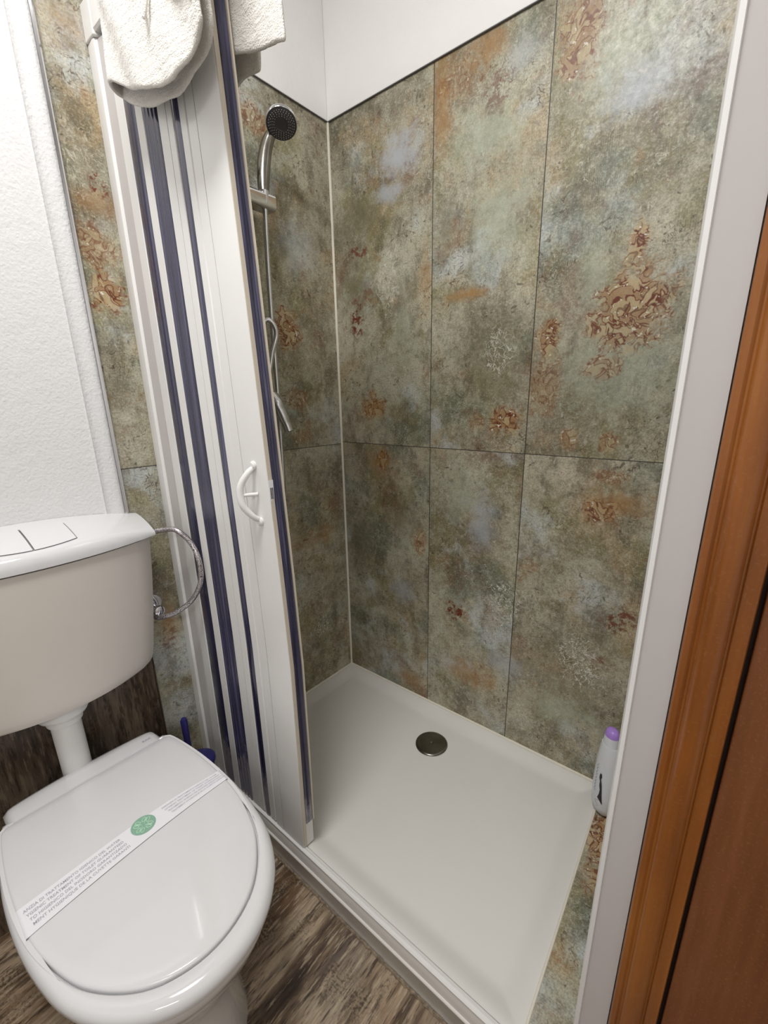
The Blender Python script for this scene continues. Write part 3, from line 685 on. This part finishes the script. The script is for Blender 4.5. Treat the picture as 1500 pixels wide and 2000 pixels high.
for i in range(NYc + 1):
    t = -1 + 2 * i / NYc; y = TY + 0.255 * t; xf = 0.172 - 0.060 * t * t; row = [(0.0095, y, 0.846)]
    for j in range(NXc + 1):
        k = j / NXc; x = 0.0095 + (xf - 0.010 - 0.0095) * k; row.append((x, y, cl_z(x, y)))
    zf = cl_z(xf - 0.010, y); hh = zf - 0.8465; row += [(xf - 0.003, y, zf - 0.28 * hh), (xf, y, zf - 0.65 * hh), (xf - 0.0005, y, 0.8465), (xf - 0.004, y, 0.8455)]
    top.append(row)
loft(bm, top)
clid = link('cistern_lid', bm, 'seat', cis, smooth=True, sharp=50)
# dual flush buttons: two plates inset in the lid, each outlined by its groove
def button(y0, y1, name):
    bm = bmesh.new(); P = []
    def pt(x, y): return (x, y, cl_z(x, y) + 0.0012)
    n = 12; x0 = 0.055; g = []
    for i in range(n + 1):
        y = y0 + (y1 - y0) * i / n; tt = (y - TY) / 0.11; x1 = 0.152 - 0.030 * tt * tt
        g.append([bm.verts.new(pt(x0 + (x1 - x0) * j / 8, y)) for j in range(9)])
    for i in range(n):
        for j in range(8): bm.faces.new((g[i][j], g[i + 1][j], g[i + 1][j + 1], g[i][j + 1]))
    b_ = link(name, bm, 'seat', clid, smooth=True, sharp=80)
    bm = bmesh.new()
    loop = [g_ for g_ in []]
    ring = [(x0, y0)] + [(x0 + (0.152 - 0.030 * ((y0 - TY) / 0.11) ** 2 - x0) * j / 8, y0) for j in range(1, 9)]
    ring += [(0.152 - 0.030 * (((y0 + (y1 - y0) * i / n) - TY) / 0.11) ** 2, y0 + (y1 - y0) * i / n) for i in range(1, n + 1)]
    ring += [(x0 + (0.152 - 0.030 * ((y1 - TY) / 0.11) ** 2 - x0) * j / 8, y1) for j in range(7, -1, -1)]
    tube(bm, [pt(x, y) for x, y in ring], 0.0007, 6)
    link('button_groove', bm, 'groove', b_, smooth=True)
button(-1.0525, -0.972, 'flush_button'); button(-1.134, -1.0545, 'flush_button')
# flush pipe
bm = bmesh.new(); tube(bm, [(0.085, TY - 0.012, 0.24), (0.085, TY - 0.012, 0.36), (0.085, TY - 0.012, 0.455)], 0.031, 24)
fp = link('flush_pipe', bm, 'pvc', cis, smooth=True)
bm = bmesh.new(); disc(bm, (0.085, TY - 0.012, 0.436), (0, 0, 1), 0, 0, 32, [(0.031, 0), (0.037, 0.004), (0.039, 0.018), (0.050, 0.026), (0.055, 0.036), (0.055, 0.060)])
link('collar', bm, 'pvc', fp, smooth=True, sharp=30)

# supply hose and stop valve
hose = thing('supply_hose', 'braided steel water hose looping beside the cistern', 'hose', (0.02, -0.80, 0.62))
P = catmull([(0.072, -0.803, 0.836), (0.082, -0.790, 0.847), (0.100, -0.771, 0.851), (0.135, -0.755, 0.852), (0.160, -0.732, 0.813), (0.180, -0.728, 0.760), (0.172, -0.731, 0.702), (0.140, -0.745, 0.649), (0.115, -0.775, 0.620), (0.090, -0.798, 0.606), (0.062, -0.812, 0.598), (0.052, -0.812, 0.6035)], 10)
bm = bmesh.new(); tube(bm, P, 0.0068, 14); link('braided_hose', bm, 'braid', hose, smooth=True)
bm = bmesh.new(); tube(bm, [(0.066, -0.8085, 0.833), (0.076, -0.797, 0.842)], 0.0075, 6); tube(bm, [(0.076, -0.797, 0.842), (0.090, -0.781, 0.850)], 0.0066, 12)
link('ferrule', bm, 'chrome', hose, smooth=True, sharp=30)
valve = thing('stop_valve', 'small chrome stop valve on the wall behind the cistern edge', 'valve', (0.0, -0.80, 0.60))
bm = bmesh.new(); disc(bm, (0.001, -0.800, 0.615), (1, 0, 0), 0, 0, 28, [(0.030, 0), (0.030, 0.002), (0.022, 0.008), (0.012, 0.010)]); tube(bm, [(0.008, -0.800, 0.615), (0.05, -0.802, 0.615)], 0.009, 16)
tube(bm, [(0.045, -0.812, 0.6035), (0.045, -0.797, 0.6035)], 0.010, 6)
link('body', bm, 'chrome', valve, smooth=True, sharp=35)
bm = bmesh.new(); disc(bm, (0.05, -0.802, 0.615), (1, 0, 0), 0, 0, 10, [(0.010, 0), (0.014, 0.004), (0.014, 0.014), (0.009, 0.017)]); link('knob', bm, 'chrome', valve, smooth=True, sharp=35)

# toilet brush
br = thing('toilet_brush', 'navy blue toilet brush in its holder behind the toilet', 'toilet brush', (0.125, -0.790, FL))
bx, by = 0.125, -0.790
bm = bmesh.new(); disc(bm, (bx, by, FL + 0.001), (0, 0, 1), 0, 0, 36, [(0.048, 0), (0.050, 0.01), (0.044, 0.08), (0.040, 0.20), (0.041, 0.235)]); link('holder', bm, 'navy', br, smooth=True, sharp=40)
bm = bmesh.new(); disc(bm, (bx, by, 0.121), (0, 0, 1), 0, 0, 36, [(0.044, 0), (0.046, 0.004), (0.046, 0.010), (0.040, 0.014), (0.010, 0.016)]); link('holder_lid', bm, 'navy', br, smooth=True, sharp=40)
bm = bmesh.new(); tube(bm, [(bx, by - 0.024, 0.136), (bx, by - 0.024, 0.22), (bx, by - 0.024, 0.288), (bx, by - 0.024, 0.296)], [0.010, 0.0088, 0.0098, 0.007], 16); link('handle', bm, 'navy', br, smooth=True, sharp=50)

# ------------------------------------------------------------------ shower set on the left wall
rail = thing('shower_rail', 'chrome shower riser rail on the left wall of the shower', 'shower rail', (0.045, -0.348, 1.22))
RX, RY = 0.040, -0.402
bm = bmesh.new(); tube(bm, [(RX, RY, 1.225), (RX, RY, 1.86)], 0.009, 18); link('pole', bm, 'chrome_dark', rail, smooth=True)
for z in (1.235, 1.85):
    bm = bmesh.new(); tube(bm, [(0.001, RY, z), (RX + 0.012, RY, z)], 0.013, 20); link('wall_bracket', bm, 'chrome', rail, smooth=True, sharp=40)
bm = bmesh.new()
def rounded_box(bm, x0, x1, y0, y1, z0, z1, r):
    pr = []
    for cx, cz, a0 in ((x1 - r, z1 - r, 0), (x0 + r, z1 - r, 90), (x0 + r, z0 + r, 180), (x1 - r, z0 + r, 270)):
        for k in range(6): a = math.radians(a0 + 18 * k); pr.append((cx + r * math.cos(a), cz + r * math.sin(a)))
    loft(bm, [[(x, y, z) for x, z in pr] for y in (y0, y1)])
rounded_box(bm, RX - 0.014, RX + 0.040, -0.418, -0.303, 1.708, 1.748, 0.010)
link('slider', bm, 'chrome', rail, smooth=True, sharp=40)
# handset
hs = thing('hand_shower', 'chrome hand shower with a dark round spray face', 'shower head', (0.075, -0.325, 1.73))
nrm = Vector((0.44, -0.30, -0.84)).normalized(); hc = Vector((0.114, -0.292, 1.911))
P = catmull([(0.066, -0.334, 1.725), (0.061, -0.329, 1.765), (0.057, -0.321, 1.81), (0.056, -0.310, 1.855), (0.062, -0.298, 1.890), (0.076, -0.289, 1.907), (0.100, -0.288, 1.922)], 8)
n_ = len(P); rad = [0.0125 + 0.0062 * max(0.0, math.sin(math.pi * min(1, i / n_ * 1.25))) for i in range(n_)]
bm = bmesh.new(); tube(bm, P, rad, 20); link('handle', bm, 'chrome_dark', hs, smooth=True, sharp=50)
bm = bmesh.new(); tube(bm, [(0.066, -0.334, 1.720), (0.066, -0.333, 1.752)], 0.0145, 20); link('cone_nut', bm, 'chrome', hs, smooth=True, sharp=40)
bm = bmesh.new(); disc(bm, hc - nrm * 0.026, nrm, 0, 0, 56, [(0.012, 0), (0.027, 0.004), (0.038, 0.011), (0.0425, 0.018), (0.0432, 0.026), (0.0415, 0.0280), (0.040, 0.0262)])
link('head_shell', bm, 'chrome', hs, smooth=True, sharp=60)
bm = bmesh.new(); disc(bm, hc, nrm, 0, 0, 48, [(0.0402, 0.0), (0.0402, 0.0022), (0.037, 0.0034), (0.0165, 0.0034), (0.015, 0.0018), (0.003, 0.0018)])
link('spray_face', bm, 'head_face', hs, smooth=True, sharp=40)
bm = bmesh.new(); u, v = frame(nrm)
for rad_, cnt in ((0.0205, 18), (0.0255, 22), (0.0305, 27), (0.0350, 32)):
    for k in range(cnt):
        a = 2 * math.pi * (k + (cnt % 4) * 0.2) / cnt; c = hc + nrm * 0.0032 + (u * math.cos(a) + v * math.sin(a)) * rad_
        disc(bm, c, nrm, 0, 0, 6, [(0.0011, 0), (0.0009, 0.0014)])
link('nozzles', bm, 'nozzle', hs)
# ribbed hose
def ribbed(bm, P, r, pitch=0.0045):
    L = 0; pts = [P[0]]
    out = []; rr = []
    total = sum((b - a).length for a, b in zip(P, P[1:])); n = int(total / pitch * 2)
    acc = [0]
    for a, b in zip(P, P[1:]): acc.append(acc[-1] + (b - a).length)
    k = 0
    for i in range(n + 1):
        s = total * i / n
        while k < len(acc) - 2 and acc[k + 1] < s: k += 1
        out.append(P[k].lerp(P[k + 1], (s - acc[k]) / max(1e-9, acc[k + 1] - acc[k]))); rr.append(r if i % 2 else r * 0.78)
    tube(bm, out, rr, 10)
sh = thing('shower_hose', 'ribbed chrome hose hanging from the hand shower', 'hose', (0.055, -0.335, 1.0))
P = catmull([(0.064, -0.332, 1.716), (0.062, -0.336, 1.60), (0.060, -0.338, 1.42), (0.060, -0.338, 1.24), (0.058, -0.340, 1.05), (0.054, -0.342, 0.90), (0.060, -0.36, 0.80), (0.075, -0.41, 0.80), (0.090, -0.43, 0.95), (0.100, -0.415, 1.15), (0.110, -0.388, 1.30), (0.110, -0.364, 1.365), (0.106, -0.372, 1.398), (0.095, -0.392, 1.400), (0.078, -0.42, 1.33), (0.070, -0.44, 1.20)], 10)
bm = bmesh.new(); ribbed(bm, P, 0.0082); link('hose', bm, 'chrome', sh, smooth=True, sharp=80)
mx = thing('mixer_tap', 'chrome shower mixer with a long lever, half hidden by the folded door', 'tap', (0.04, -0.43, 1.15))
bm = bmesh.new(); tube(bm, [(0.055, -0.52, 1.165), (0.055, -0.37, 1.165)], 0.024, 28)
tube(bm, [(0.001, -0.50, 1.165), (0.055, -0.50, 1.165)], 0.020, 20); tube(bm, [(0.001, -0.40, 1.165), (0.055, -0.40, 1.165)], 0.020, 20)
tube(bm, [(0.070, -0.44, 1.150), (0.070, -0.44, 1.200)], 0.010, 16)
link('body', bm, 'chrome', mx, smooth=True, sharp=40)
bm = bmesh.new(); tube(bm, catmull([(0.055, -0.385, 1.172), (0.078, -0.374, 1.184), (0.098, -0.370, 1.160), (0.112, -0.356, 1.110), (0.120, -0.350, 1.078)], 6), [0.022] * 2 + [0.022] * 6 + [0.019] * 5 + [0.0165] * 5 + [0.0145] * 6 + [0.009], 16)
for v_ in bm.verts: pass
link('lever', bm, 'chrome', mx, smooth=True, sharp=50)

# ------------------------------------------------------------------ shampoo bottle on the ledge
bot = thing('shampoo_bottle', 'white shampoo bottle with a lilac cap standing on the tiled ledge', 'bottle', (1.106, -0.092, 0.004))
bc = (1.106, -0.092); ang = math.radians(-40)
def oval(z, a, b, N=40, off=0.0):
    r = []
    for i in range(N):
        th = 2 * math.pi * i / N; x = a * math.cos(th); y = b * math.sin(th)
        r.append((bc[0] + x * math.cos(ang) - y * math.sin(ang), bc[1] + x * math.sin(ang) + y * math.cos(ang), z))
    return r
BP = [(0.0065, .026, .017), (0.0105, .031, .0215), (0.03, .0355, .0245), (0.07, .0385, .026), (0.12, .0390, .026), (0.16, .0370, .0255), (0.20, .0325, .0245), (0.228, .028, .0225), (0.238, .0255, .021)]
bm = bmesh.new(); loft(bm, [oval(*p) for p in BP]); link('body', bm, 'bottle', bot, smooth=True, sharp=60)
bm = bmesh.new(); loft(bm, [oval(.2385, .0235, .0195), oval(.258, .0215, .019), oval(.266, .0205, .018)]); link('neck', bm, 'bottle', bot, smooth=True, sharp=40)
bm = bmesh.new(); loft(bm, [oval(.2662, .0205, .018), oval(.276, .019, .0165), oval(.284, .016, .013), oval(.287, .008, .007)]); o = link('cap', bm, 'lilac', bot, smooth=True, sharp=50); o['label'] = 'glossy lilac flip cap'
def on_bottle(s, z, h=0.0006):      # s = arc position across the broad face towards the camera side
    a = interp([(p[0], p[1]) for p in BP], z); b = interp([(p[0], p[2]) for p in BP], z)
    th = math.radians(-90) + s; x = (a + h) * math.cos(th); y = (b + h) * math.sin(th)
    return (bc[0] + x * math.cos(ang) - y * math.sin(ang), bc[1] + x * math.sin(ang) + y * math.cos(ang), z)
# (s > 0 turns towards the camera)
bm = bmesh.new()
sil = [(0.0, .150), (.10, .147), (.13, .138), (.08, .131), (.16, .120), (.22, .104), (.20, .092), (.30, .078), (.36, .062), (.42, .050), (.34, .052), (.24, .068), (.16, .078), (.10, .070), (-.02, .064), (.08, .080), (.10, .094), (.02, .108), (.02, .122), (-.06, .132), (-.06, .142)]
vv = [bm.verts.new(on_bottle(s * 1.1 + 0.22, z)) for s, z in sil]
f = bm.faces.new(vv); bmesh.ops.triangulate(bm, faces=[f])
for v_ in bm.verts: v_.co += Vector((math.sin(ang), -math.cos(ang), 0)) * 0.0008
link('dancer_print', bm, 'black', bot)
bm = bmesh.new()
sp = []
for i in range(60):
    z = 0.075 + 0.095 * i / 59; sp.append(on_bottle(-0.20 + 0.07 * math.sin(i * 0.9) + 0.03 * math.sin(i * 2.3), z, 0.0004))
tube(bm, sp, 0.0007, 5)
sp = [on_bottle(0.15 + 0.16 * math.sin(i * 0.35), 0.03 + 0.03 * i / 24, 0.0003) for i in range(25)]; tube(bm, sp, 0.0005, 5)
link('script_print', bm, 'grey_print', bot)

# ------------------------------------------------------------------ towel over the rail
tw = thing('hanging_towel', 'folded off-white terry towel draped over the folding door top', 'towel', (0.35, -0.72, 1.99))
def lerp(a, b, t): return a + (b - a) * t
def prof_z(T, x): return interp(T, x)
bm = bmesh.new()
FB = [(0.180, 1.768), (0.215, 1.757), (0.26, 1.732), (0.30, 1.712), (0.355, 1.690), (0.40, 1.678), (0.44, 1.676), (0.48, 1.686), (0.52, 1.708), (0.545, 1.730)]
BB = [(0.175, 1.762), (0.20, 1.742), (0.23, 1.726), (0.265, 1.713), (0.33, 1.694), (0.388, 1.686), (0.43, 1.690), (0.47, 1.702), (0.497, 1.722), (0.515, 1.755)]
cols = []
NF = 34
path = []
for i in range(NF + 1): path.append(('F', 1 - i / NF))
for i in range(1, 9): path.append(('C', i / 9))
for i in range(NF + 1): path.append(('B', i / NF))
for kind, t in path:
    col = []
    for j in range(31):
        k = j / 30
        if kind == 'F':
            x = lerp(0.205, 0.530, t); zb = prof_z(FB, x); y = -0.776 - 0.008 * math.sin(t * 3.1) + 0.004 * math.sin(t * 9 + k * 5)
        elif kind == 'B':
            x = lerp(0.190, 0.508, t); zb = prof_z(BB, x); y = -0.744 + 0.002 * math.sin(t * 7) - 0.004 * math.sin(t * 3)
        else:
            a = math.pi * t; x = 0.1975 + 0.0075 * math.cos(a) - 0.012 * math.sin(a); y = -0.760 - 0.016 * math.cos(a); zb = lerp(prof_z(FB, 0.205), prof_z(BB, 0.190), t)
        ztop = 1.990
        z = lerp(zb, ztop, k)
        # towards the top the layers close on the rail
        kk = max(0, (k - 0.55) / 0.45) ** 2
        y = lerp(y, -0.735 - (0.010 if kind == 'F' else 0.002), kk)
        x += 0.010 * math.sin(k * 4 + 1) * (1 - k) * (0.3 if kind != 'C' else 0.3) + 0.035 * (1 - k) * (1 - t if kind == 'B' else 0) * 0
        y += 0.0025 * math.sin(x * 60 + z * 35) * (1 - kk)
        col.append((x, y, z))
    cols.append(col)
vs = [[bm.verts.new(p) for p in c] for c in cols]
for a, b in zip(vs, vs[1:]):
    for j in range(30): bm.faces.new((a[j], a[j + 1], b[j + 1], b[j]))
# over the rail and down inside the shower
def sheet(bm, x0f, x1f, zbot, yin, seed, top=1.996, nx=30):
    cols = []
    for i in range(nx + 1):
        t = i / nx; col = []
        for j in range(9):
            a = math.pi * j / 8; col.append((lerp(x0f(0), x1f(0), t), -0.693 - 0.043 * math.cos(a), 1.992 + 0.010 * math.sin(a)))
        for j in range(1, 25):
            k = j / 24; x = lerp(x0f(k), x1f(k), t); zb = zbot(t); z = lerp(1.990, zb, k)
            y = lerp(-0.650, yin, min(1, k * 2)) + 0.006 * math.sin(t * 9 + seed + k * 2) * k
            col.append((x, y, z))
        cols.append(col)
    vs = [[bm.verts.new(p) for p in c] for c in cols]
    for a, b in zip(vs, vs[1:]):
        for j in range(len(a) - 1): bm.faces.new((a[j], a[j + 1], b[j + 1], b[j]))
sheet(bm, lambda k: 0.22 + 0.10 * k, lambda k: 0.570 + 0.026 * k, lambda t: 1.795 - 0.080 * t, -0.668, 0.0)
sheet(bm, lambda k: 0.20 + 0.05 * k, lambda k: 0.500 - 0.046 * k, lambda t: 1.752 + 0.004 * t * t, -0.618, 2.0, top=1.990)
o = link('cloth', bm, 'towel', tw, smooth=True, sharp=80)
md = o.modifiers.new('thick', 'SOLIDIFY'); md.thickness = 0.0075; md.offset = 0
md = o.modifiers.new('sub', 'SUBSURF'); md.levels = md.render_levels = 1
tx = bpy.data.textures.new('terry', 'CLOUDS'); tx.noise_scale = 0.02
md = o.modifiers.new('disp', 'DISPLACE'); md.texture = tx; md.strength = 0.0025; md.texture_coords = 'GLOBAL'
# hanging loop sewn at the corner
bm = bmesh.new(); P = catmull([(0.395, -0.789, 1.800), (0.397, -0.795, 1.775), (0.400, -0.796, 1.765), (0.405, -0.794, 1.775), (0.412, -0.789, 1.802)], 6)
for a in (0, 1): pass
tube(bm, P, 0.0028, 6); link('hanging_loop', bm, 'towel', tw, smooth=True)
bm = bmesh.new()
P = [(lerp(0.40, 0.520, i / 12), -0.7835 - 0.002 * math.sin(i), lerp(1.805, 1.745, (i / 12) ** 1.4)) for i in range(13)]
tube(bm, P, 0.0030, 6); link('hem', bm, 'towel', tw, smooth=True)

for o in bpy.data.objects:
    if '_b' in o: del o['_b']
